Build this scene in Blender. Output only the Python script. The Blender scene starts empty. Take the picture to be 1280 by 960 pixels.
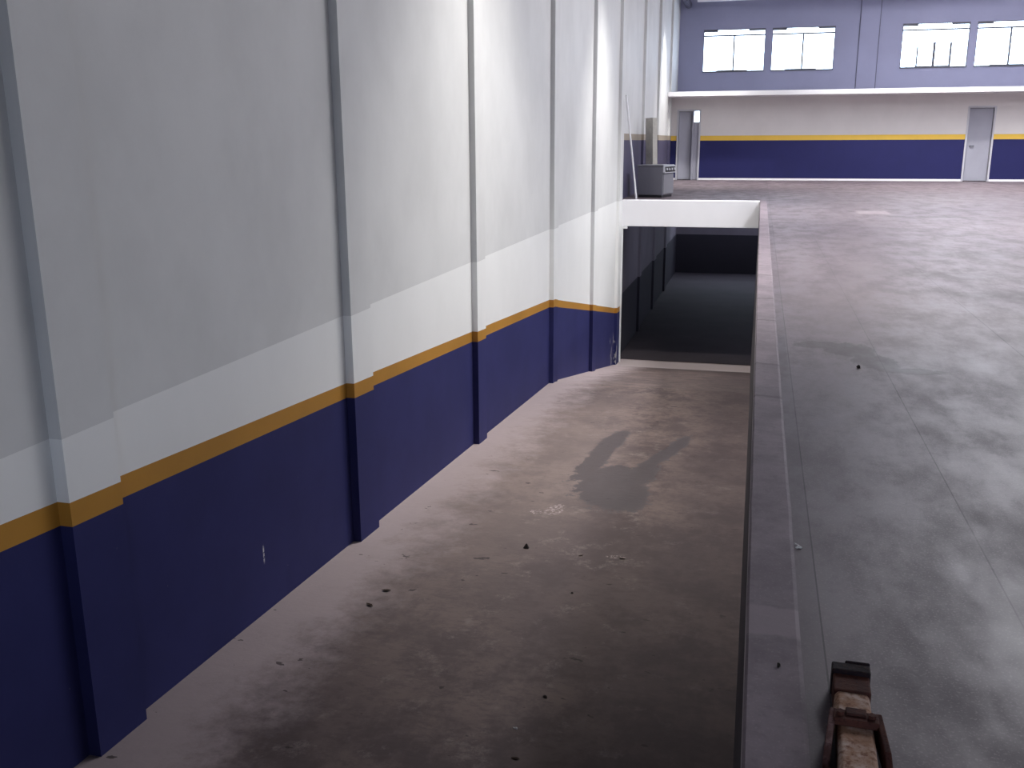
import bpy, bmesh, math, random
from mathutils import Vector, Matrix, noise
random.seed(7)
scene = bpy.context.scene
COL = scene.collection

# ------------------------------------------------------------------ camera
H = 1.1819
F = 1196.94
def axes(yaw, pitch, roll):
    y, p, r = (math.radians(a) for a in (yaw, pitch, roll))
    fwd = Vector((-math.sin(y)*math.cos(p), math.cos(y)*math.cos(p), -math.sin(p)))
    right = Vector((math.cos(y), math.sin(y), 0))
    up = right.cross(fwd)
    return right*math.cos(r)+up*math.sin(r), -right*math.sin(r)+up*math.cos(r), fwd
R2, U2, FW = axes(14.2602, 14.2098, -0.2531)
cam = bpy.data.objects.new('camera', bpy.data.cameras.new('camera'))
COL.objects.link(cam)
M = Matrix.Identity(4)
for i in range(3):
    M[i][0] = R2[i]; M[i][1] = U2[i]; M[i][2] = -FW[i]
M[2][3] = H
cam.matrix_world = M
cam.data.sensor_width = 36.0
cam.data.lens = F/1280*36.0
cam.data.clip_start = 0.05
cam.data.clip_end = 300
scene.camera = cam

# ------------------------------------------------------------------ view + world
scene.view_settings.view_transform = 'Standard'
scene.view_settings.look = 'None'
scene.view_settings.gamma = 1.0
scene.view_settings.use_curve_mapping = False
scene.view_settings.exposure = 0.0
world = bpy.data.worlds.new('overcast_sky'); scene.world = world
world.use_nodes = True
wb = world.node_tree.nodes['Background']
wb.inputs[0].default_value = (0.70, 0.80, 1.0, 1)
wb.inputs[1].default_value = 7.5

# ------------------------------------------------------------------ lamps: high-bay pendants along the hall
LAMP_COLOR = (1.0, 0.975, 0.93)
LAMPS = [(-0.9, 9.5, 5.8, 2350, 45, 0.9), (-1.35, 17.35, 5.6, 1950, 38, 0.8), (-1.6, 28.3, 5.8, 2100, 40, 0.8),
         (3.4, 14.5, 6.1, 1500, 54, 0.9), (4.0, 20.5, 6.1, 1700, 58, 0.9), (4.2, 27.3, 6.1, 2800, 62, 0.9),
         (9.8, 16.0, 6.1, 1100, 58, 0.9), (9.8, 26.0, 6.1, 1800, 60, 0.9)]
# unseen roof panels added as soft fill light: (x, y0, y1, watts)
ROOF_FILLS = [(4.2, 11.0, 17.5, 820), (5.0, 19.5, 29.5, 600), (9.8, 9.5, 17.5, 500), (9.8, 19.5, 29.5, 500)]
FILL_COLOR = (0.93, 0.94, 1.0)
# daylight enters through the far windows and an unseen opening added behind the camera
ADDED_OPENING = (2.0, 6.5, 0.0, 3.6)

# ------------------------------------------------------------------ node helpers
class N:
    def __init__(s, name):
        s.m = bpy.data.materials.new(name); s.m.use_nodes = True
        s.t = s.m.node_tree; s.b = s.t.nodes['Principled BSDF']
        s.co = s.t.nodes.new('ShaderNodeTexCoord').outputs['Object']
    def node(s, typ, **kw):
        n = s.t.nodes.new(typ)
        for k, v in kw.items(): setattr(n, k, v)
        return n
    def put(s, sock, v):
        if hasattr(v, 'is_output'): s.t.links.new(v, sock)
        else: sock.default_value = v
    def math(s, op, a, b=0.0, c=0.0, clamp=False):
        n = s.node('ShaderNodeMath', operation=op, use_clamp=clamp)
        s.put(n.inputs[0], a); s.put(n.inputs[1], b); s.put(n.inputs[2], c)
        return n.outputs[0]
    def scaled(s, sc, co=None):
        n = s.node('ShaderNodeMapping'); s.put(n.inputs['Vector'], co or s.co)
        n.inputs['Scale'].default_value = sc
        return n.outputs[0]
    def noise(s, scale, detail=6, rough=0.6, sc=(1, 1, 1), co=None, dist=0.0):
        n = s.node('ShaderNodeTexNoise'); s.put(n.inputs['Vector'], s.scaled(sc, co))
        n.inputs['Scale'].default_value = scale; n.inputs['Detail'].default_value = detail
        n.inputs['Roughness'].default_value = rough; n.inputs['Distortion'].default_value = dist
        return n.outputs['Fac']
    def ramp(s, f, lo, hi, a=0.0, b=1.0):
        n = s.node('ShaderNodeMapRange', interpolation_type='SMOOTHSTEP')
        s.put(n.inputs[0], f); n.inputs[1].default_value = lo; n.inputs[2].default_value = hi
        n.inputs[3].default_value = a; n.inputs[4].default_value = b
        return n.outputs[0]
    def mix(s, f, a, b, mode='MIX'):
        n = s.node('ShaderNodeMix', data_type='RGBA', blend_type=mode)
        s.put(n.inputs[0], f)
        for i, v in ((6, a), (7, b)):
            s.put(n.inputs[i], v if hasattr(v, 'is_output') else (*v, 1))
        return n.outputs[2]
    def xyz(s, co=None):
        n = s.node('ShaderNodeSeparateXYZ'); s.put(n.inputs[0], co or s.co); return n.outputs
    def ellipses(s, els, wob=0.25, wscale=3.0, soft=0.06, wsc=(1, 1, 1)):
        """mask (1 inside) of a union of ellipses (cx,cy,rx,ry,angle) in the xy plane with a ragged rim"""
        X, Y, Z = s.xyz()
        nz = s.math('MULTIPLY', s.math('SUBTRACT', s.noise(wscale, 9, 0.74, wsc), 0.5), wob*2)
        d = None
        for cx, cy, rx, ry, ang in els:
            c, q = math.cos(math.radians(ang)), math.sin(math.radians(ang))
            dx = s.math('SUBTRACT', X, cx); dy = s.math('SUBTRACT', Y, cy)
            u = s.math('DIVIDE', s.math('ADD', s.math('MULTIPLY', dx, c), s.math('MULTIPLY', dy, q)), rx)
            v = s.math('DIVIDE', s.math('SUBTRACT', s.math('MULTIPLY', dy, c), s.math('MULTIPLY', dx, q)), ry)
            e = s.math('SQRT', s.math('ADD', s.math('MULTIPLY', u, u), s.math('MULTIPLY', v, v)))
            d = e if d is None else s.math('SMOOTH_MIN', d, e, 0.15)
        return s.ramp(s.math('ADD', d, nz), 1.0-soft, 1.0+soft, 1.0, 0.0)
    def box(s, axis, lo, hi, soft=0.004):
        v = s.xyz()[axis]
        return s.math('MULTIPLY', s.ramp(v, lo-soft, lo+soft), s.ramp(v, hi-soft, hi+soft, 1, 0))
    def done(s, color, rough=0.6, bump=None, bstr=0.2, bdist=0.01, spec=0.5, metal=0.0):
        s.put(s.b.inputs['Base Color'], color if hasattr(color, 'is_output') else (*color, 1))
        s.put(s.b.inputs['Roughness'], rough); s.put(s.b.inputs['Specular IOR Level'], spec)
        s.b.inputs['Metallic'].default_value = metal
        if bump is not None:
            n = s.node('ShaderNodeBump'); n.inputs['Strength'].default_value = bstr
            n.inputs['Distance'].default_value = bdist; s.put(n.inputs['Height'], bump)
            s.t.links.new(n.outputs[0], s.b.inputs['Normal'])
        return s.m

def paint(name, col, rough=0.55, var=0.06, scale=1.2, spec=0.4, tint=None):
    n = N(name)
    f = n.noise(scale, 6, 0.6, (1, 1, 0.8)); g = n.noise(45, 3, 0.6)
    c = n.mix(n.ramp(f, 0.3, 0.72), col, tint or tuple(v*(1-var*2.2) for v in col))
    return n.done(c, rough, g, 0.08, 0.004, spec)

MAT = {}
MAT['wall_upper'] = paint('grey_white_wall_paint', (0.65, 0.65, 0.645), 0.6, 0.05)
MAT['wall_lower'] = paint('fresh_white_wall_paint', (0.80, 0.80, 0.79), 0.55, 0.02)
MAT['ochre'] = paint('ochre_stripe_paint', (0.47, 0.225, 0.035), 0.5, 0.08)
MAT['dull_stripe'] = paint('shaded_stripe_paint', (0.33, 0.28, 0.22), 0.6, 0.06)  # stripe beyond the beam, muted in colour for shade and haze
MAT['dull_blue'] = paint('shaded_navy_paint', (0.060, 0.054, 0.105), 0.6, 0.08)  # dado beyond the beam, shade and haze mixed into the blue
MAT['cellar_white'] = paint('shade_dark_cellar_paint', (0.13, 0.11, 0.13), 0.7, 0.10)  # wall paint darkened: shade of the unlit basement put into the colour
MAT['cellar_blue'] = paint('shade_dark_cellar_dado', (0.012, 0.009, 0.016), 0.7, 0.10)  # basement dado and stripe, darkened to paint in the shade
MAT['yellow'] = paint('yellow_stripe_paint', (0.78, 0.50, 0.07), 0.5, 0.04)
MAT['far_wall'] = paint('warm_grey_wall_paint', (0.66, 0.63, 0.62), 0.6, 0.03)
MAT['far_upper'] = paint('blue_grey_wall_paint', (0.30, 0.30, 0.43), 0.6, 0.03)
MAT['blue_far'] = paint('deep_blue_dado_paint', (0.019, 0.020, 0.096), 0.6, 0.05, spec=0.2)
MAT['white'] = paint('white_paint', (0.85, 0.84, 0.86), 0.5, 0.02)
MAT['trim'] = paint('white_metal_trim', (0.85, 0.85, 0.85), 0.4, 0.01)
MAT['ceiling'] = paint('grey_ceiling', (0.35, 0.35, 0.38), 0.8, 0.05)
MAT['door'] = paint('grey_metal_door_paint', (0.34, 0.34, 0.40), 0.4, 0.06)
MAT['frame'] = paint('pale_metal_frame_paint', (0.50, 0.50, 0.54), 0.4, 0.03)
MAT['dark_frame'] = paint('dark_window_frame_paint', (0.10, 0.10, 0.12), 0.5, 0.03)
MAT['cab'] = paint('dark_grey_enamel', (0.155, 0.152, 0.18), 0.38, 0.06, spec=0.5)
MAT['cab_top'] = paint('grey_enamel_lit', (0.21, 0.21, 0.235), 0.3, 0.05)  # lighter copy of the body enamel, reflected light painted in
MAT['panel_rim'] = paint('pale_grey_panel_rim', (0.50, 0.50, 0.54), 0.35, 0.03)
MAT['black'] = paint('black_plastic', (0.015, 0.014, 0.018), 0.45, 0.05)
MAT['post'] = paint('weathered_grey_timber', (0.46, 0.44, 0.40), 0.75, 0.12, 5)
MAT['rod'] = paint('white_plastic_rod', (0.86, 0.86, 0.88), 0.4, 0.01)
MAT['pipe'] = paint('blue_grey_pipe', (0.13, 0.13, 0.19), 0.5, 0.05)
MAT['leaf'] = paint('dry_brown_leaf', (0.05, 0.028, 0.018), 0.8, 0.2, 20)
MAT['grit'] = paint('dark_grit', (0.022, 0.015, 0.014), 0.8, 0.2, 40)
MAT['scrap'] = paint('white_scrap', (0.75, 0.73, 0.72), 0.7, 0.05, 20)

def m_blue():
    n = N('navy_dado_paint')
    f = n.noise(1.6, 5, 0.6); g = n.noise(50, 3, 0.6)
    c = n.mix(n.ramp(f, 0.3, 0.7), (0.027, 0.029, 0.118), (0.021, 0.023, 0.098))
    X, Y, Z = n.xyz()
    # flaked patches by the opening and one scratch: bare plaster shows
    a = n.math('MULTIPLY', n.box(1, 19.0, 19.72, 0.08), n.box(2, -3.6, -2.75, 0.12))
    fl = n.math('MULTIPLY', a, n.ramp(n.noise(7, 6, 0.7, (1, 1, 0.35)), 0.54, 0.60))
    c = n.mix(fl, c, (0.45, 0.43, 0.42))
    s = n.math('MULTIPLY', n.box(1, 4.828, 4.842, 0.003), n.box(2, -1.285, -1.185, 0.02))
    c = n.mix(n.math('MULTIPLY', s, n.ramp(n.noise(60, 2), 0.4, 0.5)), c, (0.6, 0.6, 0.6))
    sp = n.ramp(n.noise(38, 2, 0.5), 0.77, 0.80)
    c = n.mix(n.math('MULTIPLY', sp, 0.35), c, (0.2, 0.2, 0.25))
    return n.done(c, 0.65, g, 0.08, 0.004, 0.2)
MAT['blue'] = m_blue()

def m_ramp():
    n = N('worn_ramp_concrete')
    big = n.noise(0.55, 4, 0.55); mid = n.noise(2.6, 9, 0.74, (0.9, 0.7, 1)); fine = n.noise(22, 5, 0.7, (0.5, 0.9, 1))
    X, Y, Z = n.xyz()
    c = n.mix(n.ramp(big, 0.35, 0.68), (0.345, 0.290, 0.255), (0.215, 0.180, 0.170))
    c = n.mix(n.math('MULTIPLY', n.ramp(mid, 0.42, 0.62), 0.9), c, (0.165, 0.136, 0.132))
    c = n.mix(n.math('MULTIPLY', n.ramp(n.noise(4.5, 10, 0.78, (0.9, 0.8, 1)), 0.54, 0.66), 0.7), c, (0.44, 0.40, 0.365))
    c = n.mix(n.math('MULTIPLY', n.ramp(fine, 0.48, 0.66), 0.5), c, (0.16, 0.135, 0.13))
    # lime bloom along the foot of the wall, widened to paint in light
    edge = n.math('ADD', X, n.math('MULTIPLY', n.math('SUBTRACT', n.noise(3.0, 8, 0.75), 0.5), 1.3))
    c = n.mix(n.math('MULTIPLY', n.ramp(edge, -2.60, -1.90, 1, 0), 0.80), c, (0.80, 0.755, 0.75))
    # paler middle stretch left of the damp patch
    pale = n.ellipses([(-2.0, 8.6, 0.75, 3.4, 0)], 0.35, 1.2, 0.5)
    c = n.mix(n.math('MULTIPLY', pale, 0.40), c, (0.45, 0.405, 0.36))
    # damp patch
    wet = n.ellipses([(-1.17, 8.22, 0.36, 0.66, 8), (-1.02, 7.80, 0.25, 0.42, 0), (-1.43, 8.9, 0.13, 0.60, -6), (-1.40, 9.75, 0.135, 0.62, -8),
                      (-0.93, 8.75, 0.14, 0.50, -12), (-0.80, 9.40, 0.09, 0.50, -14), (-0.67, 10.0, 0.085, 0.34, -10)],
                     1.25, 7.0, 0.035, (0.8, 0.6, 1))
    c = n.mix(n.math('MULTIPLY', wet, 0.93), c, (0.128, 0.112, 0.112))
    # scattered dark specks and shallow chips
    sp = n.ramp(n.noise(11, 3, 0.55, (0.6, 1, 1)), 0.70, 0.72)
    c = n.mix(n.math('MULTIPLY', sp, 0.85), c, (0.07, 0.058, 0.056))
    # shade of the retaining wall, painted as darker colour towards it
    wall_shade = n.math('MULTIPLY', n.ramp(X, -0.95, -0.15), n.ramp(mid, 0.25, 0.6, 0.5, 1.0))
    c = n.mix(n.math('MULTIPLY', wall_shade, 0.72), c, (0.105, 0.084, 0.090))
    wm = n.math('MULTIPLY', n.ellipses([(-1.50, 7.32, 0.07, 0.16, -10), (-1.64, 7.22, 0.06, 0.06, 0), (-0.86, 6.36, 0.07, 0.03, 0)], 0.6, 12, 0.2), n.ramp(n.noise(40, 4, 0.7), 0.5, 0.56))
    c = n.mix(n.math('MULTIPLY', wm, 0.9), c, (0.75, 0.70, 0.66))
    # smooth pale cement strip across the ramp foot, light falling there painted in
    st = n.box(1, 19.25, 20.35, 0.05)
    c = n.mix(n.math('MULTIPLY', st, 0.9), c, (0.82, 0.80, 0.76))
    j = n.box(1, 19.21, 19.27, 0.01)
    c = n.mix(n.math('MULTIPLY', j, 0.6), c, (0.12, 0.10, 0.10))
    c = n.mix(1.0, c, (0.455, 0.395, 0.405), 'MULTIPLY')
    rough = n.math('SUBTRACT', 0.78, n.math('MULTIPLY', wet, 0.22))
    h = n.math('ADD', n.math('MULTIPLY', mid, 0.6), n.math('MULTIPLY', fine, 0.25))
    return n.done(c, rough, h, 0.35, 0.02, 0.35)
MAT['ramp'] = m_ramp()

def m_floor():
    n = N('polished_hall_concrete')
    X, Y, Z = n.xyz()
    big = n.noise(0.8, 5, 0.6, (1, 0.5, 1)); mid = n.noise(3.4, 8, 0.72, (1.0, 0.45, 1)); fine = n.noise(26, 4, 0.6); grain = n.noise(150, 2, 0.5)
    c = n.mix(n.ramp(big, 0.35, 0.66), (0.325, 0.300, 0.298), (0.265, 0.240, 0.248))
    c = n.mix(n.math('MULTIPLY', n.ramp(mid, 0.44, 0.62), 0.8), c, (0.215, 0.195, 0.205))
    c = n.mix(n.math('MULTIPLY', n.ramp(n.noise(6.0, 9, 0.74, (1.0, 0.55, 1)), 0.56, 0.72), 0.45), c, (0.40, 0.375, 0.36))
    c = n.mix(n.math('MULTIPLY', n.ramp(fine, 0.5, 0.72), 0.30), c, (0.18, 0.16, 0.17))
    c = n.mix(n.math('MULTIPLY', n.ramp(grain, 0.56, 0.68), 0.42), c, (0.50, 0.46, 0.46))
    # paler worn area
    pale = n.ellipses([(0.95, 6.8, 0.75, 1.5, 0), (1.5, 6.4, 0.8, 1.2, 0)], 0.35, 1.6, 0.5)
    c = n.mix(n.math('MULTIPLY', pale, 0.30), c, (0.46, 0.43, 0.40))
    # oil and water stains
    st = n.ellipses([(0.40, 5.86, 0.15, 0.10, 0), (0.56, 5.74, 0.13, 0.22, 0), (0.67, 5.46, 0.12, 0.20, 25), (0.84, 5.27, 0.18, 0.07, 0)], 1.0, 8, 0.10, (1, 0.5, 1))
    c = n.mix(n.math('MULTIPLY', st, 0.8), c, (0.145, 0.128, 0.122))
    d2 = n.ellipses([(2.1, 4.6, 0.35, 0.3, 0), (1.5, 9.3, 0.6, 0.2, 0), (1.9, 8.1, 0.5, 0.15, 0), (2.4, 11.0, 0.9, 0.25, 0)], 0.4, 3, 0.4)
    c = n.mix(n.math('MULTIPLY', d2, 0.35), c, (0.15, 0.135, 0.135))
    pp = n.math('MULTIPLY', n.box(0, 1.62, 2.12, 0.03), n.box(1, 16.9, 17.7, 0.1))
    c = n.mix(n.math('MULTIPLY', pp, 0.6), c, (0.62, 0.58, 0.56))
    # ring mark left by a pot
    dx = n.math('SUBTRACT', X, 0.372); dy = n.math('SUBTRACT', Y, 2.095)
    rr = n.math('ADD', n.math('SQRT', n.math('ADD', n.math('MULTIPLY', dx, dx), n.math('MULTIPLY', dy, dy))), n.math('MULTIPLY', n.math('SUBTRACT', n.noise(18, 3), 0.5), 0.02))
    ring = n.math('MULTIPLY', n.ramp(rr, 0.036, 0.042), n.ramp(rr, 0.046, 0.052, 1, 0))
    c = n.mix(n.math('MULTIPLY', ring, 0.22), c, (0.12, 0.11, 0.12))
    # strip beside the curb and saw-cut joints
    strip = n.box(0, -1, 0.2125, 0.001)
    c = n.mix(n.math('MULTIPLY', strip, 0.30), c, (0.185, 0.168, 0.180))
    pd = n.math('MULTIPLY', n.box(0, 0.160, 0.205, 0.003), n.box(1, 5.25, 6.1, 0.05))
    c = n.mix(n.math('MULTIPLY', pd, 0.5), c, (0.14, 0.125, 0.135))
    for x, w, k in ((0.2134, 0.0022, 0.75), (0.702, 0.0022, 0.55), (1.49, 0.003, 0.5), (2.9, 0.004, 0.4)):
        c = n.mix(n.math('MULTIPLY', n.box(0, x-w, x+w, 0.001), n.ramp(n.noise(2.5, 3), 0.25, 0.5, 0.35*k, k)), c, (0.05, 0.043, 0.048))
    jy = n.math('MULTIPLY', n.box(1, 16.38, 16.46, 0.02), n.ramp(X, 1.9, 2.1))
    c = n.mix(n.math('MULTIPLY', jy, 0.8), c, (0.05, 0.045, 0.05))
    c = n.mix(1.0, c, (0.46, 0.405, 0.445), 'MULTIPLY')
    rough = n.math('ADD', 0.40, n.math('MULTIPLY', n.ramp(mid, 0.3, 0.75), 0.22))
    h = n.math('ADD', n.math('MULTIPLY', mid, 0.5), n.math('MULTIPLY', fine, 0.2))
    return n.done(c, rough, h, 0.2, 0.01, 0.18)
MAT['floor'] = m_floor()

def m_curb():
    n = N('curb_concrete')
    mid = n.noise(3, 7, 0.68, (1, 1, 1)); fine = n.noise(30, 4, 0.6); grain = n.noise(150, 2, 0.5)
    c = n.mix(n.ramp(mid, 0.35, 0.68), (0.300, 0.275, 0.285), (0.205, 0.185, 0.198))
    c = n.mix(n.math('MULTIPLY', n.ramp(fine, 0.5, 0.7), 0.35), c, (0.17, 0.15, 0.16))
    c = n.mix(n.math('MULTIPLY', n.ramp(grain, 0.58, 0.7), 0.25), c, (0.46, 0.43, 0.43))
    X, Y, Z = n.xyz()
    # pale mortar patch
    wob = n.math('ADD', Y, n.math('MULTIPLY', n.math('SUBTRACT', n.noise(14, 3), 0.5), 0.03))
    pm = n.math('MULTIPLY', n.ramp(wob, 2.205, 2.225), n.ramp(wob, 2.36, 2.375, 1, 0))
    c = n.mix(n.math('MULTIPLY', pm, 0.7), c, (0.36, 0.33, 0.335))
    # cross cracks
    for y in (7.55, 8.9, 10.6, 6.6, 5.25, 9.6, 4.55):
        wy = n.math('ADD', Y, n.math('MULTIPLY', n.math('SUBTRACT', n.noise(9, 3), 0.5), 0.12))
        k = n.math('MULTIPLY', n.ramp(wy, y-0.03, y-0.01), n.ramp(wy, y+0.01, y+0.03, 1, 0))
        c = n.mix(n.math('MULTIPLY', k, 0.6), c, (0.10, 0.09, 0.095))
    c = n.mix(1.0, c, (0.70, 0.63, 0.69), 'MULTIPLY')
    c = n.mix(n.math('MULTIPLY', n.ramp(Z, -0.0035, -0.001, 1, 0), 0.75), c, (0.42, 0.38, 0.38))
    h = n.math('ADD', n.math('MULTIPLY', mid, 0.6), n.math('MULTIPLY', fine, 0.3))
    return n.done(c, 0.68, h, 0.25, 0.01, 0.2)
MAT['curb'] = m_curb()

def m_wood_rust(name, a, b, k, scale):
    n = N(name)
    f = n.noise(scale, 7, 0.7); g = n.noise(scale*4, 4, 0.6)
    c = n.mix(n.ramp(f, 0.36, 0.58), a, b)
    c = n.mix(n.math('MULTIPLY', n.ramp(g, 0.5, 0.66), 0.6), c, k)
    return n.done(c, 0.8, g, 0.4, 0.004, 0.15)
MAT['rust_bar'] = m_wood_rust('chipped_beige_over_rust', (0.50, 0.385, 0.325), (0.33, 0.19, 0.125), (0.12, 0.048, 0.032), 19)
MAT['rust'] = m_wood_rust('dark_rust', (0.052, 0.020, 0.018), (0.080, 0.030, 0.022), (0.022, 0.010, 0.011), 30)
MAT['rust_pale'] = m_wood_rust('rubbed_rust', (0.17, 0.10, 0.10), (0.10, 0.05, 0.045), (0.06, 0.03, 0.03), 30)
MAT['rubber'] = m_wood_rust('dark_rubber', (0.010, 0.006, 0.011), (0.014, 0.008, 0.011), (0.03, 0.015, 0.014), 30)

def m_glass():
    m = bpy.data.materials.new('window_glass'); m.use_nodes = True
    t = m.node_tree; t.nodes.clear()
    o = t.nodes.new('ShaderNodeOutputMaterial'); mx = t.nodes.new('ShaderNodeMixShader')
    tr = t.nodes.new('ShaderNodeBsdfTransparent'); gl = t.nodes.new('ShaderNodeBsdfGlossy')
    tr.inputs[0].default_value = (0.95, 0.98, 0.98, 1); gl.inputs['Roughness'].default_value = 0.05
    mx.inputs[0].default_value = 0.06
    t.links.new(tr.outputs[0], mx.inputs[1]); t.links.new(gl.outputs[0], mx.inputs[2]); t.links.new(mx.outputs[0], o.inputs[0])
    return m
MAT['glass'] = m_glass()
def m_bulb():
    m = bpy.data.materials.new('lit_lamp_diffuser'); m.use_nodes = True
    b = m.node_tree.nodes['Principled BSDF']
    b.inputs['Emission Color'].default_value = (*LAMP_COLOR, 1); b.inputs['Emission Strength'].default_value = 3.0
    return m
MAT['bulb'] = m_bulb()

# ------------------------------------------------------------------ mesh helpers
def link(name, bm, mats, parent=None, kind=None, smooth=False, bevel=0.0):
    me = bpy.data.meshes.new(name)
    bmesh.ops.recalc_face_normals(bm, faces=bm.faces)
    bm.to_mesh(me); bm.free()
    for m in (mats if isinstance(mats, (list, tuple)) else [mats]): me.materials.append(MAT[m])
    if smooth:
        for p in me.polygons: p.use_smooth = True
    o = bpy.data.objects.new(name, me); COL.objects.link(o)
    if parent: o.parent = parent
    if kind: o['kind'] = kind
    if bevel:
        b = o.modifiers.new('edge_round', 'BEVEL'); b.width = bevel; b.segments = 2; b.limit_method = 'ANGLE'
    return o
def struct(name, bm, mats, parent=None, **kw): return link(name, bm, mats, parent, 'structure', **kw)
def box(bm, lo, hi, mi=0, mat=None):
    vs = [bm.verts.new((x, y, z)) for x in (lo[0], hi[0]) for y in (lo[1], hi[1]) for z in (lo[2], hi[2])]
    if mat is not None:
        for v in vs: v.co = mat @ v.co
    for f in ((0, 1, 3, 2), (4, 6, 7, 5), (0, 4, 5, 1), (2, 3, 7, 6), (0, 2, 6, 4), (1, 5, 7, 3)):
        bm.faces.new([vs[i] for i in f]).material_index = mi
    return vs
def boxes(*bs):
    bm = bmesh.new()
    for b in bs: box(bm, *b)
    return bm
def prism(bm, pts, axis, a, b, mi=0):
    """extrude a 2-D outline (the other two axes in order) along axis from a to b"""
    def P(p, t):
        q = list(p); q.insert(axis, t); return bm.verts.new(q)
    A = [P(p, a) for p in pts]; B = [P(p, b) for p in pts]
    bm.faces.new(A).material_index = mi; bm.faces.new(B[::-1]).material_index = mi
    for i in range(len(pts)):
        j = (i+1) % len(pts); bm.faces.new((A[i], A[j], B[j], B[i])).material_index = mi
def tube(bm, p, q, r, seg=12, r2=None):
    p, q = Vector(p), Vector(q); d = (q-p); L = d.length
    m = Matrix.Translation((p+q)/2) @ d.to_track_quat('Z', 'Y').to_matrix().to_4x4()
    bmesh.ops.create_cone(bm, cap_ends=True, segments=seg, radius1=r, radius2=r if r2 is None else r2, depth=L, matrix=m)
def thing(name, label, cat, loc, rz=0.0, group=None):
    o = bpy.data.objects.new(name, None); COL.objects.link(o); o.empty_display_size = 0.2
    o.location = loc; o.rotation_euler = (0, 0, rz); tag(o, label, cat, group); return o
def tag(o, label, cat, group=None):
    o['label'] = label; o['category'] = cat
    if group: o['group'] = group
    return o

# ------------------------------------------------------------------ dimensions
XW, PIL = -2.725, 0.06            # pilaster face, its projection from the wall
XR = XW - PIL                     # recessed wall face
XE = 0.0284                       # edge of the hall floor over the ramp
YB = 20.06                        # beam over the lower opening
YF, YU = 30.9, 33.24              # office wall, window wall behind it
TOP = 6.8
RAMP = [(-8, -0.65), (3.193, -1.493), (13.25, -2.212), (19.62, -3.40), (20.3, -3.44), (35.0, -3.44)]
def zr(y):
    for (a, za), (b, zb) in zip(RAMP, RAMP[1:]):
        if y <= b: return za + (zb-za)*(y-a)/(b-a)
    return RAMP[-1][1]

# ------------------------------------------------------------------ left wall with pilasters, dado and stripe
def left_wall():
    bm = bmesh.new()
    pil = [(-2.5, -2.15), (0.2, 0.54), (3.193, 3.53), (6.146, 6.50), (9.303, 9.61), (13.13, 13.44), (16.56, 16.92), (19.63, 20.06),
           (23.55, 23.9), (26.9, 27.45), (30.3, 30.7)]
    plan = [(-8.0, XR)]
    for a, b in pil:
        plan += [(a, XR), (a, XW), (b, XW), (b, XR)]
    plan.append((35.0, XR))
    extra = sorted({y for y, _ in RAMP} | {YB})
    segs = []
    for (ya, xa), (yb, xb) in zip(plan, plan[1:]):
        cuts = [ya] + [e for e in extra if ya+1e-4 < e < yb-1e-4] + [yb]
        for c, d in zip(cuts, cuts[1:]): segs.append(((c, xa if c == ya else xb if xa != xb else xa), (d, xb)))
    def quad(a, b, za0, zb0, za1, zb1, mi):
        v = [bm.verts.new((a[1], a[0], za0)), bm.verts.new((b[1], b[0], zb0)), bm.verts.new((b[1], b[0], zb1)), bm.verts.new((a[1], a[0], za1))]
        bm.faces.new(v).material_index = mi
    HD, ST = 1.108, 0.107
    for a, b in segs:
        ra, rb = zr(a[0]), zr(b[0])
        low = (a[0]+b[0])/2 < YB
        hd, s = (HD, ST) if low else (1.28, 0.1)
        quad(a, b, ra-0.3, rb-0.3, ra+hd, rb+hd, 0 if low else 6)
        quad(a, b, ra+hd, rb+hd, ra+hd+s, rb+hd+s, 1 if low else 6)
        if low:
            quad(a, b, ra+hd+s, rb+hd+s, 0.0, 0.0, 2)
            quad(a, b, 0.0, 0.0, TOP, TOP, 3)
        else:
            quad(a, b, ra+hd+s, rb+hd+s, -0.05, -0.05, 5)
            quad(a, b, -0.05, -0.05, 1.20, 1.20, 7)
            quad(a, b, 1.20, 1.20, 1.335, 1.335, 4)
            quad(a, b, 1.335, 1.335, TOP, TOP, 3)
    bmesh.ops.remove_doubles(bm, verts=bm.verts, dist=1e-4)
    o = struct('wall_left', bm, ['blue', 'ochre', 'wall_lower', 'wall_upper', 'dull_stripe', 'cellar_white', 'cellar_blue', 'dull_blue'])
    return o
left_wall()
struct('wall_left_core', boxes(((XR-0.35, -8, -4), (XR-0.02, 35, TOP))), 'wall_upper')

# ------------------------------------------------------------------ ramp and lower level
def ramp():
    bm = bmesh.new()
    pts = []
    ys = [-8 + i*0.5 for i in range(87)]
    ys = sorted(set(ys) | {y for y, _ in RAMP})
    for y in ys:
        z = zr(y); pts.append((y, z))
    pts = pts[:]
    poly = pts + [(35.0, -3.9), (-8.0, -3.9)]
    prism(bm, poly, 0, XR-0.02, XE+0.05)
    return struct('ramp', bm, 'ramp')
ramp()
MAT['cellar'] = paint('shade_dark_cellar_concrete', (0.028, 0.020, 0.025), 0.85, 0.15)  # basement floor darkened, its shade painted into the colour
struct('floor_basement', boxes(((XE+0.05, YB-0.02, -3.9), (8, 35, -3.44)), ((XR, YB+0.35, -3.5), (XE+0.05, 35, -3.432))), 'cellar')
def basement_wall():
    bm = bmesh.new()
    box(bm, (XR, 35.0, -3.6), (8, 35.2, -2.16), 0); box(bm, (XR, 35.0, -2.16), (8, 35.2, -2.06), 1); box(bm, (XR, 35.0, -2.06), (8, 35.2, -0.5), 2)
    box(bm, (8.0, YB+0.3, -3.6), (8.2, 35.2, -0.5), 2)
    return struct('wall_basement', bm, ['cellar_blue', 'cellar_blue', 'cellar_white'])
basement_wall()
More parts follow.
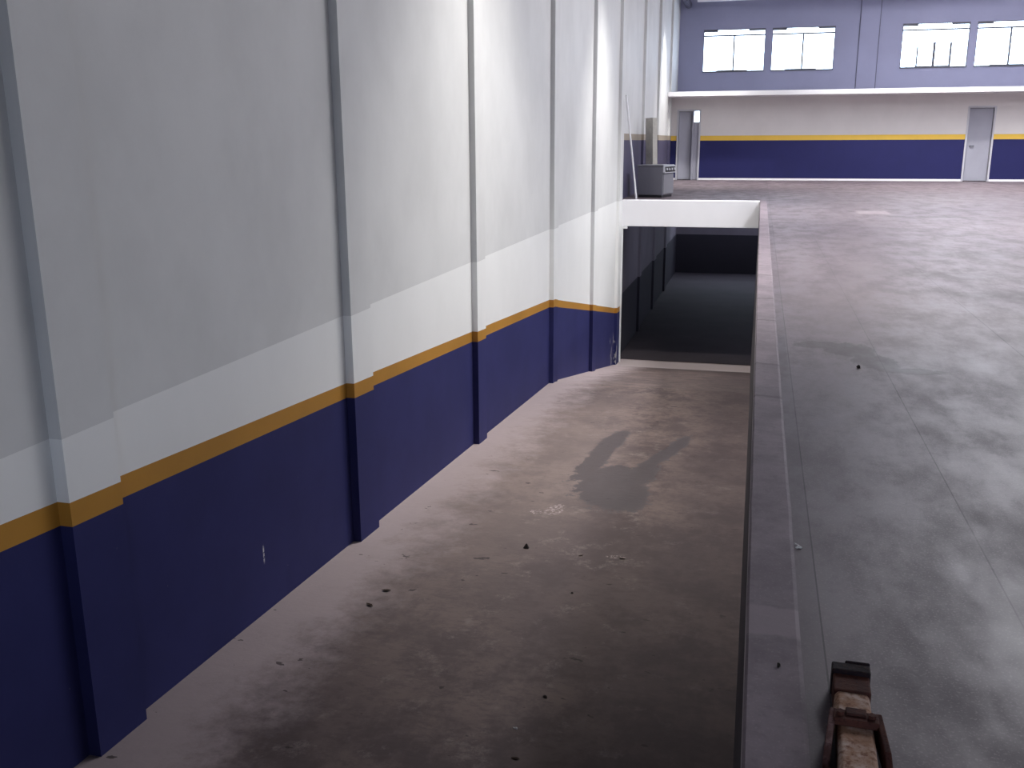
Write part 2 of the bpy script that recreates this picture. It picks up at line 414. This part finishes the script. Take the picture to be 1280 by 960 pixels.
# retaining wall under the floor edge
bm = bmesh.new()
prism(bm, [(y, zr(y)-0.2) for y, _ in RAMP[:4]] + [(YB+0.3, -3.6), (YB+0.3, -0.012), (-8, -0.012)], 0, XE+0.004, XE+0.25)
MAT['shade_wall'] = paint('shade_dark_wall_concrete', (0.045, 0.036, 0.042), 0.8, 0.15)  # dark tone paints in the shadow on the retaining wall face
struct('wall_retaining', bm, 'shade_wall')

# ------------------------------------------------------------------ hall floor, curb, beam
bm = bmesh.new()
box(bm, (XE+0.127, -8, -0.5), (13, YB, 0.0)); box(bm, (XR-0.02, YB+0.3, -0.5), (13, YU+0.2, 0.0)); box(bm, (XE+0.127, YB, -0.5), (13, YB+0.3, 0.0))
struct('floor', bm, 'floor')
def curb():
    bm = bmesh.new()
    n = 120
    rows = []
    for i in range(n+1):
        y = -8 + (YB+0.3+8)*i/n
        j = lambda s: noise.noise(Vector((y*3.1, s, 0)))*0.0035
        rows.append([bm.verts.new(p) for p in ((XE+0.001, y, -0.06), (XE+j(1), y, -0.004), (XE+0.008+j(1), y, 0.006), (XE+0.122+j(5), y, 0.0045), (XE+0.132+j(5), y, 0.001))])
    for a, b in zip(rows, rows[1:]):
        for k in range(4): bm.faces.new((a[k], a[k+1], b[k+1], b[k]))
        bm.faces.new((a[4], a[0], b[0], b[4]))
    bm.faces.new(rows[0]); bm.faces.new(rows[-1][::-1])
    return struct('curb_edge', bm, 'curb')
curb()
struct('beam', boxes(((XW-0.02, YB, -0.532), (XE+0.002, YB+0.3, 0.0))), 'white', bevel=0.008)
struct('trim_1', boxes(((XW-0.01, YB-0.03, -3.44), (XW+0.03, YB+0.03, -0.532)), ((XW-0.01, YB-0.05, -0.58), (XW+0.12, YB-0.0, -0.535))), 'trim')

# ------------------------------------------------------------------ far walls
def wall_y(name, y, th, x0, x1, bands, holes, mats):
    """wall across the hall; bands = [(z0,z1,material index)], holes = [(x0,x1,z0,z1)] with reveals"""
    bm = bmesh.new()
    xs = sorted({x0, x1} | {v for h in holes for v in h[:2]})
    zs = sorted({b[0] for b in bands} | {bands[-1][1]} | {v for h in holes for v in h[2:]})
    def hole(x, z): return any(h[0] < x < h[1] and h[2] < z < h[3] for h in holes)
    def mi(z): return next((b[2] for b in bands if b[0] <= z <= b[1]), 0)
    for xa, xb in zip(xs, xs[1:]):
        for za, zb in zip(zs, zs[1:]):
            if hole((xa+xb)/2, (za+zb)/2): continue
            box(bm, (xa, y, za), (xb, y+th, zb), mi((za+zb)/2))
    return struct(name, bm, mats)
DOOR1 = (-2.56, -1.85, 0.0, 2.11); DOOR2 = (5.69, 6.43, 0.0, 2.11)
wall_y('wall_office', YF, 0.14, XR, 13, [(-0.01, 0.06, 3), (0.06, 1.185, 0), (1.185, 1.33, 1), (1.33, 2.5, 2)], [DOOR1, DOOR2], ['blue_far', 'yellow', 'far_wall', 'white'])
WIN = [(-2.01, -0.075, 3.34, 4.64), (0.135, 2.04, 3.34, 4.64), (4.01, 5.93, 3.34, 4.64), (6.13, 8.05, 3.34, 4.64)]
ROOMWIN = (-2.23, -1.6, 1.72, 2.2)
wall_y('wall_far', YU, 0.2, XR, 13, [(0.0, 2.6, 1), (2.6, TOP, 0)], WIN + [ROOMWIN], ['far_upper', 'far_wall'])
struct('trim_2', boxes(((2.76, YU-0.035, 2.6), (3.32, YU, TOP))), 'far_upper')
struct('trim_4', boxes(((2.735, YU-0.004, 2.6), (2.758, YU, TOP)), ((3.322, YU-0.037, 2.6), (3.345, YU, TOP))), 'pipe')
struct('ledge', boxes(((XR, 29.95, 2.455), (13, YU, 2.59))), 'white', bevel=0.01)
# partitions of the rooms behind the doors
struct('wall_partition', boxes(((-1.45, YF+0.14, 0), (-1.35, YU, 2.46)), ((5.4, YF+0.14, 0), (5.5, YU, 2.46)), ((7.0, YF+0.14, 0), (7.1, YU, 2.46))), 'far_wall')

def window(i, w, bars, sash):
    x0, x1, z0, z1 = w
    fr = boxes(((x0, YU-0.0, z0), (x0+0.02, YU+0.06, z1)), ((x1-0.02, YU, z0), (x1, YU+0.06, z1)), ((x0, YU-0.03, z0-0.015), (x1, YU+0.06, z0+0.025)), ((x0, YU, z1-0.02), (x1, YU+0.06, z1)))
    L = x1-x0
    box(fr, (x0+0.02, YU, z1-0.075), (x0+L*0.23, YU+0.06, z1-0.02)); box(fr, (x0+L*0.73, YU, z1-0.06), (x1-0.02, YU+0.06, z1-0.02)); box(fr, (x0+L*0.23, YU-0.02, z0+0.025), (x0+L*0.73, YU+0.05, z0+0.05))
    f = struct('window_%d' % i, fr, 'dark_frame')
    zb = z1 - 0.19
    bm = boxes(((x0, YU+0.02, zb-0.022), (x1, YU+0.05, zb+0.022)))
    for xx, wd, zt in bars: box(bm, (xx-wd, YU+0.015, z0), (xx+wd, YU+0.055, zt))
    struct('window_mullion', bm, 'dark_frame', f)
    struct('window_pane', boxes(((x0+0.01, YU+0.07, z0), (x1-0.01, YU+0.078, z1))), 'glass', f)
    return f
for i, w in enumerate(WIN):
    x0, x1, z0, z1 = w; L = x1-x0
    if i == 2: bars = [(x0+L*0.25, 0.02, z0+0.62), (x0+L*0.5, 0.034, z0+0.74), (x0+L*0.745, 0.028, z0+0.72)]
    else: bars = [((x0+x1)/2, 0.024, z1-0.19)]
    window(i+1, w, bars, None)
bm = boxes(((ROOMWIN[0], YU, ROOMWIN[2]), (ROOMWIN[1], YU+0.05, ROOMWIN[2]+0.03)), ((ROOMWIN[0], YU, ROOMWIN[3]-0.03), (ROOMWIN[1], YU+0.05, ROOMWIN[3])))
f5 = struct('window_5', bm, 'dark_frame')
struct('window_pane', boxes(((ROOMWIN[0], YU+0.06, ROOMWIN[2]), (ROOMWIN[1], YU+0.068, ROOMWIN[3]))), 'glass', f5)

def door(i, d, hinge, W, ang, handle):
    """frame, leaf swung about its hinge; hinge = +1 on the x0 side, -1 on the x1 side"""
    x0, x1, z0, z1 = d
    fr = boxes(((x0-0.005, YF-0.02, 0), (x0+0.045, YF+0.15, z1)), ((x1-0.045, YF-0.02, 0), (x1+0.005, YF+0.15, z1)), ((x0+0.045, YF-0.02, z1-0.05), (x1-0.045, YF+0.15, z1)))
    f = struct('door_%d' % i, fr, 'frame')
    bm = bmesh.new(); box(bm, (min(0, hinge*W), -0.02, 0.015), (max(0, hinge*W), 0.02, z1-0.055))
    leaf = struct('door_leaf', bm, 'door', f, bevel=0.004)
    leaf.location = (x0+0.05 if hinge > 0 else x1-0.055, YF+0.07, 0); leaf.rotation_euler = (0, 0, math.radians(ang*hinge))
    if handle:
        e = hinge*(W-0.09)
        h = bmesh.new(); tube(h, (e, -0.02, 1.0), (e, -0.07, 1.0), 0.02); tube(h, (e, -0.065, 1.0), (e-hinge*0.11, -0.065, 1.0), 0.014)
        struct('door_handle', h, 'dark_frame', leaf)
    return f
d1 = door(1, DOOR1, 1, 0.41, 14, False)
struct('side_panel', boxes(((-2.085, YF+0.04, 0.01), (-1.895, YF+0.08, 1.735)), ((-2.10, YF+0.0, 0), (-2.06, YF+0.14, 2.06))), 'door', d1)
door(2, DOOR2, -1, 0.62, 3, True)

# ------------------------------------------------------------------ remaining shell
struct('ceiling', boxes(((XR-0.3, -8.2, TOP), (13.2, 35.2, TOP+0.2))), 'ceiling')
for i, (x, y0, y1, e) in enumerate(ROOF_FILLS):
    struct('window_%d' % (6+i), boxes(((x-0.6, y0, TOP-0.03), (x+0.6, y1, TOP))), 'white')  # plain plates above the added fill lights, no roof openings
    L = bpy.data.lights.new('roof_fill', 'AREA'); L.shape = 'RECTANGLE'; L.size = 1.1; L.size_y = y1-y0-0.1
    L.energy = e; L.color = FILL_COLOR
    lo = bpy.data.objects.new('roof_fill', L); COL.objects.link(lo); lo.location = (x, (y0+y1)/2, TOP-0.04)
struct('wall_right', boxes(((13, -8, -0.5), (13.2, 35.2, TOP))), 'wall_upper')
struct('wall_back_base', boxes(((XR-0.3, -8.2, -3.9), (13, -8, 0.0))), 'wall_upper')
wall_y('wall_back', -8.2, 0.2, XR-0.3, 13, [(0.0, TOP, 0)], [ADDED_OPENING], ['wall_upper'])
struct('ground', boxes(((-20, -40, -0.3), (30, -8.2, -0.02))), 'ramp')
def portal(cx, y, cz, w, h, face):
    L = bpy.data.lights.new('daylight_portal', 'AREA'); L.shape = 'RECTANGLE'; L.size = w; L.size_y = h
    L.cycles.is_portal = True
    o = bpy.data.objects.new('daylight_portal', L); COL.objects.link(o); o.location = (cx, y, cz)
    o.rotation_euler = (math.radians(90*face), 0, 0)
portal((ADDED_OPENING[0]+ADDED_OPENING[1])/2, -8.21, 1.8, ADDED_OPENING[1]-ADDED_OPENING[0], 3.6, 1)
for x0, x1, z0, z1 in WIN: portal((x0+x1)/2, YU+0.21, (z0+z1)/2, x1-x0, z1-z0, -1)
portal((ROOMWIN[0]+ROOMWIN[1])/2, YU+0.21, (ROOMWIN[2]+ROOMWIN[3])/2, ROOMWIN[1]-ROOMWIN[0], ROOMWIN[3]-ROOMWIN[2], -1)
struct('trim_3', boxes(((-2.20, 32.4, 5.40), (6.5, 32.55, 5.62))), 'white')

# pipe run in the high corner
t = thing('wall_pipe', 'dark ribbed pipe under the ceiling in the far corner', 'pipe', (-2.52, 32.9, 5.40))
bm = bmesh.new(); tube(bm, (0, -1.2, 0), (0, 0.33, 0), 0.10, 20); link('pipe_body', bm, 'pipe', t, smooth=False)
for k in range(6):
    bm = bmesh.new(); tube(bm, (0, -1.1+k*0.24, 0), (0, -1.05+k*0.24, 0), 0.118, 20); link('pipe_ring', bm, 'pipe', t)

# ------------------------------------------------------------------ lamps
for i, (x, y, z, e, half, blend) in enumerate(LAMPS):
    t = thing('pendant_lamp', 'round high-bay pendant lamp hanging from the hall ceiling', 'lamp', (x, y, z), 0, 'high-bay pendant lamps')
    bm = bmesh.new(); tube(bm, (0, 0, 0.0), (0, 0, 0.28), 0.26, 28, 0.09); tube(bm, (0, 0, 0.28), (0, 0, 0.42), 0.09, 20); link('lamp_shade', bm, 'frame', t)
    bm = bmesh.new(); tube(bm, (0, 0, -0.012), (0, 0, -0.002), 0.22, 28); link('diffuser', bm, 'bulb', t)
    bm = bmesh.new(); tube(bm, (0, 0, 0.42), (0, 0, TOP-z), 0.012, 10); link('lamp_cord', bm, 'black', t)
    L = bpy.data.lights.new('lamp_light', 'SPOT'); L.energy = e; L.color = LAMP_COLOR
    L.spot_size = math.radians(half*2); L.spot_blend = blend; L.shadow_soft_size = 0.22
    lo = bpy.data.objects.new('lamp_light', L); COL.objects.link(lo); lo.parent = t; lo.location = (0, 0, -0.05)

# ------------------------------------------------------------------ grey appliance at the end of the ramp
TH = math.radians(-15)
t = thing('kitchen_range', 'dark grey metal cabinet with sloping knob panel standing above the white beam', 'appliance', (0, 0, 0), TH)
corner = Matrix.Rotation(TH, 3, 'Z') @ Vector((0.29, -0.33, 0))
t.location = (-2.0-corner.x, 21.0-corner.y, 0)
link('body', boxes(((-0.29, -0.33, 0.05), (0.285, 0.33, 0.655))), 'cab', t, bevel=0.012)
link('top_plate', boxes(((-0.30, -0.34, 0.655), (0.30, 0.34, 0.685))), 'cab_top', t, bevel=0.008)
link('plinth', boxes(((-0.27, -0.31, 0.0), (0.265, 0.31, 0.05))), 'black', t)
link('front_door', boxes(((0.285, -0.30, 0.075), (0.30, 0.30, 0.49))), 'cab_top', t, bevel=0.006)
bm = bmesh.new(); prism(bm, [(0.285, 0.515), (0.335, 0.515), (0.318, 0.67), (0.285, 0.67)], 1, -0.34, 0.34)
# prism points are (x, z) because the axis is y
pn = link('control_panel', bm, 'panel_rim', t, bevel=0.005)
bm = bmesh.new(); prism(bm, [(0.331, 0.535), (0.336, 0.535), (0.3235, 0.65), (0.3185, 0.65)], 1, -0.31, 0.31)
link('panel_face', bm, 'black', pn)
for k in range(4):
    bm = bmesh.new(); y = -0.23+k*0.15; tube(bm, (0.326, y, 0.592), (0.352, y, 0.595), 0.026, 16)
    link('knob', bm, 'panel_rim', pn)

# timber post leaning behind it, white rod beside it
t = tag(link('timber_post', boxes(((-0.105, -0.085, 0), (0.105, 0.085, 1.69))), 'post', bevel=0.006), 'squared grey timber post leaning upright behind the dark cabinet', 'post')
t.location = (-2.42, 22.75, 0.0); t.rotation_euler = (math.radians(-1.0), math.radians(-3.0), math.radians(-32))
bm = bmesh.new(); tube(bm, (-2.495, 20.50, 0.006), (-2.702, 20.10, 2.08), 0.019, 14)
tag(link('plastic_rod', bm, 'rod', smooth=False), 'thin white rod leaning on the wall next to the dark cabinet', 'rod')

# ------------------------------------------------------------------ rusty bar on the floor
t = thing('rusty_bar', 'rusty beige bar with dark rubber end and bracket lying on the hall floor', 'tool', (0.243, 1.685, 0.0), math.radians(-2))
bm = bmesh.new()
prism(bm, [(-0.036, 0.004), (0.036, 0.004), (0.036, 0.040), (0.029, 0.050), (-0.029, 0.050), (-0.036, 0.040)], 1, -0.34, 0.285)
for v in bm.verts:
    v.co.x += noise.noise(v.co*20)*0.002
link('beam', bm, 'rust_bar', t, bevel=0.003)
link('end_sleeve', boxes(((-0.0375, 0.235, 0.003), (0.0375, 0.305, 0.054))), 'rust', t, bevel=0.004)
bm = bmesh.new(); box(bm, (-0.040, 0.300, 0.0), (0.040, 0.335, 0.064)); box(bm, (-0.012, 0.335, 0.012), (0.040, 0.342, 0.067))
link('end_block', bm, 'rubber', t, bevel=0.004)
br = link('bracket', boxes(((-0.043, 0.105, 0.050), (0.043, 0.142, 0.066)), ((-0.020, 0.120, 0.066), (0.020, 0.145, 0.071))), 'rust', t, bevel=0.003)
for s, mname in ((-1, 'rust_pale'), (1, 'rust')):
    bm = bmesh.new()
    xa, xb = (s*0.037, s*0.050)
    prism(bm, [(0.144, 0.066), (0.144, 0.010), (0.04, 0.004), (0.012, 0.004), (0.012, 0.030), (0.04, 0.050)], 0, min(xa, xb), max(xa, xb))
    for v in bm.verts: v.co.x += s*0.016*(0.144-v.co.y)/0.149
    link('bracket_arm', bm, mname, br, bevel=0.003)
for s in (-1, 1):
    bm = bmesh.new(); tube(bm, (s*0.030, 0.124, 0.066), (s*0.030, 0.124, 0.073), 0.008, 6); link('bolt', bm, 'rust', br)

# ------------------------------------------------------------------ litter
def pebble(name, loc, size, mat, label, cat='debris', flat=0.7, seed=0):
    bm = bmesh.new(); bmesh.ops.create_icosphere(bm, subdivisions=2, radius=1)
    for v in bm.verts:
        k = 1+noise.noise(v.co*1.6+Vector((seed*7.3, 0, 0)))*0.55
        v.co = Vector((v.co.x*size[0]*k, v.co.y*size[1]*k, max(v.co.z, -0.5)*size[2]*k))
    zmin = min(v.co.z for v in bm.verts)
    for v in bm.verts: v.co.z -= zmin
    o = tag(link(name, bm, mat), label, cat); o.location = (loc[0], loc[1], loc[2]); return o
def leaf(name, loc, L, W, rz, label, mat='leaf', cat='leaf', curl=0.3):
    bm = bmesh.new(); n = 8; rows = []
    for i in range(n+1):
        t = i/n; w = W*math.sin(math.pi*min(max(t, 0.04), 0.97))**0.7; x = (t-0.5)*L
        z = curl*L*((t-0.5)**2)*1.6
        rows.append([bm.verts.new((x, -w+noise.noise(Vector((x*90, 1, 0)))*W*0.4, z+w*0.7)), bm.verts.new((x, 0, z)), bm.verts.new((x, w+noise.noise(Vector((x*90, 5, 0)))*W*0.4, z+w*0.45))])
    for a, b in zip(rows, rows[1:]):
        for k in range(2): bm.faces.new((a[k], a[k+1], b[k+1], b[k]))
    zm = min(v.co.z for v in bm.verts)
    for v in bm.verts: v.co.z -= zm - 0.0015
    o = tag(link(name, bm, mat), label, cat); s = o.modifiers.new('thickness', 'SOLIDIFY'); s.thickness = 0.0015
    o.location = loc; o.rotation_euler = (0, 0, rz); return o
def onr(x, y): return (x, y, zr(y)-0.001)
# small cone-shaped clod
bm = bmesh.new(); tube(bm, (0, 0, 0), (0, 0, 0.034), 0.026, 9, 0.006)
for v in bm.verts: v.co.x += noise.noise(v.co*60)*0.008; v.co.y += noise.noise(v.co*60+Vector((3, 0, 0)))*0.008
o = tag(link('dirt_clod', bm, 'grit'), 'small dark pointed clod standing alone mid-ramp', 'debris'); o.location = onr(-1.513, 6.363)
leaf('dry_leaf', onr(-2.20, 5.32), 0.060, 0.014, 0.15, 'curled brown leaf on the ramp, the farther of two near the wall')
leaf('dry_leaf', onr(-2.215, 5.075), 0.060, 0.013, -0.5, 'curled brown leaf on the ramp, the nearer of two near the wall')
leaf('dry_leaf', onr(-0.805, 6.33), 0.05, 0.010, -0.2, 'short dark leaf fragment beyond the clod towards the hall floor edge')
leaf('dry_leaf', onr(-1.098, 6.31), 0.035, 0.007, 0.6, 'tiny dark leaf fragment just beside the clod on the ramp')
leaf('dry_leaf', onr(-0.925, 3.67), 0.036, 0.008, 0.0, 'dark sliver of leaf low on the ramp at the bottom edge of the photo')
pebble('stone_chip', onr(-0.914, 4.25), (0.010, 0.009, 0.008), 'grit', 'round black chip alone on the lower middle of the ramp', seed=1)
pebble('stone_chip', onr(-1.031, 5.615), (0.008, 0.008, 0.007), 'grit', 'tiny black chip on the ramp below the leaf fragments', seed=2)
pebble('stone_chip', onr(-0.985, 3.92), (0.012, 0.006, 0.005), 'scrap', 'tiny white chip on the dark stretch of ramp', seed=3)
pebble('stone_chip', (0.568, 5.285, 0.0), (0.011, 0.012, 0.011), 'grit', 'black chip on the hall floor beside the dark stain', seed=4)
pebble('stone_chip', (0.105, 2.07, 0.007), (0.004, 0.008, 0.004), 'grit', 'tiny dark chip on the curb strip near the rusty bar', seed=5)
# white scrap on the curb strip
bm = bmesh.new()
for a, b in (((0, 0), (0.004, 0.020)), ((0.004, 0.020), (-0.006, 0.030)), ((0.004, 0.020), (0.013, 0.004)), ((0.013, 0.004), (-0.004, 0.002))):
    tube(bm, (a[0], a[1], 0.003), (b[0], b[1], 0.004), 0.0022, 8)
o = tag(link('paper_scrap', bm, 'scrap'), 'small crumpled white scrap on the strip beside the floor joint', 'litter'); o.location = (0.170, 2.775, 0.0)
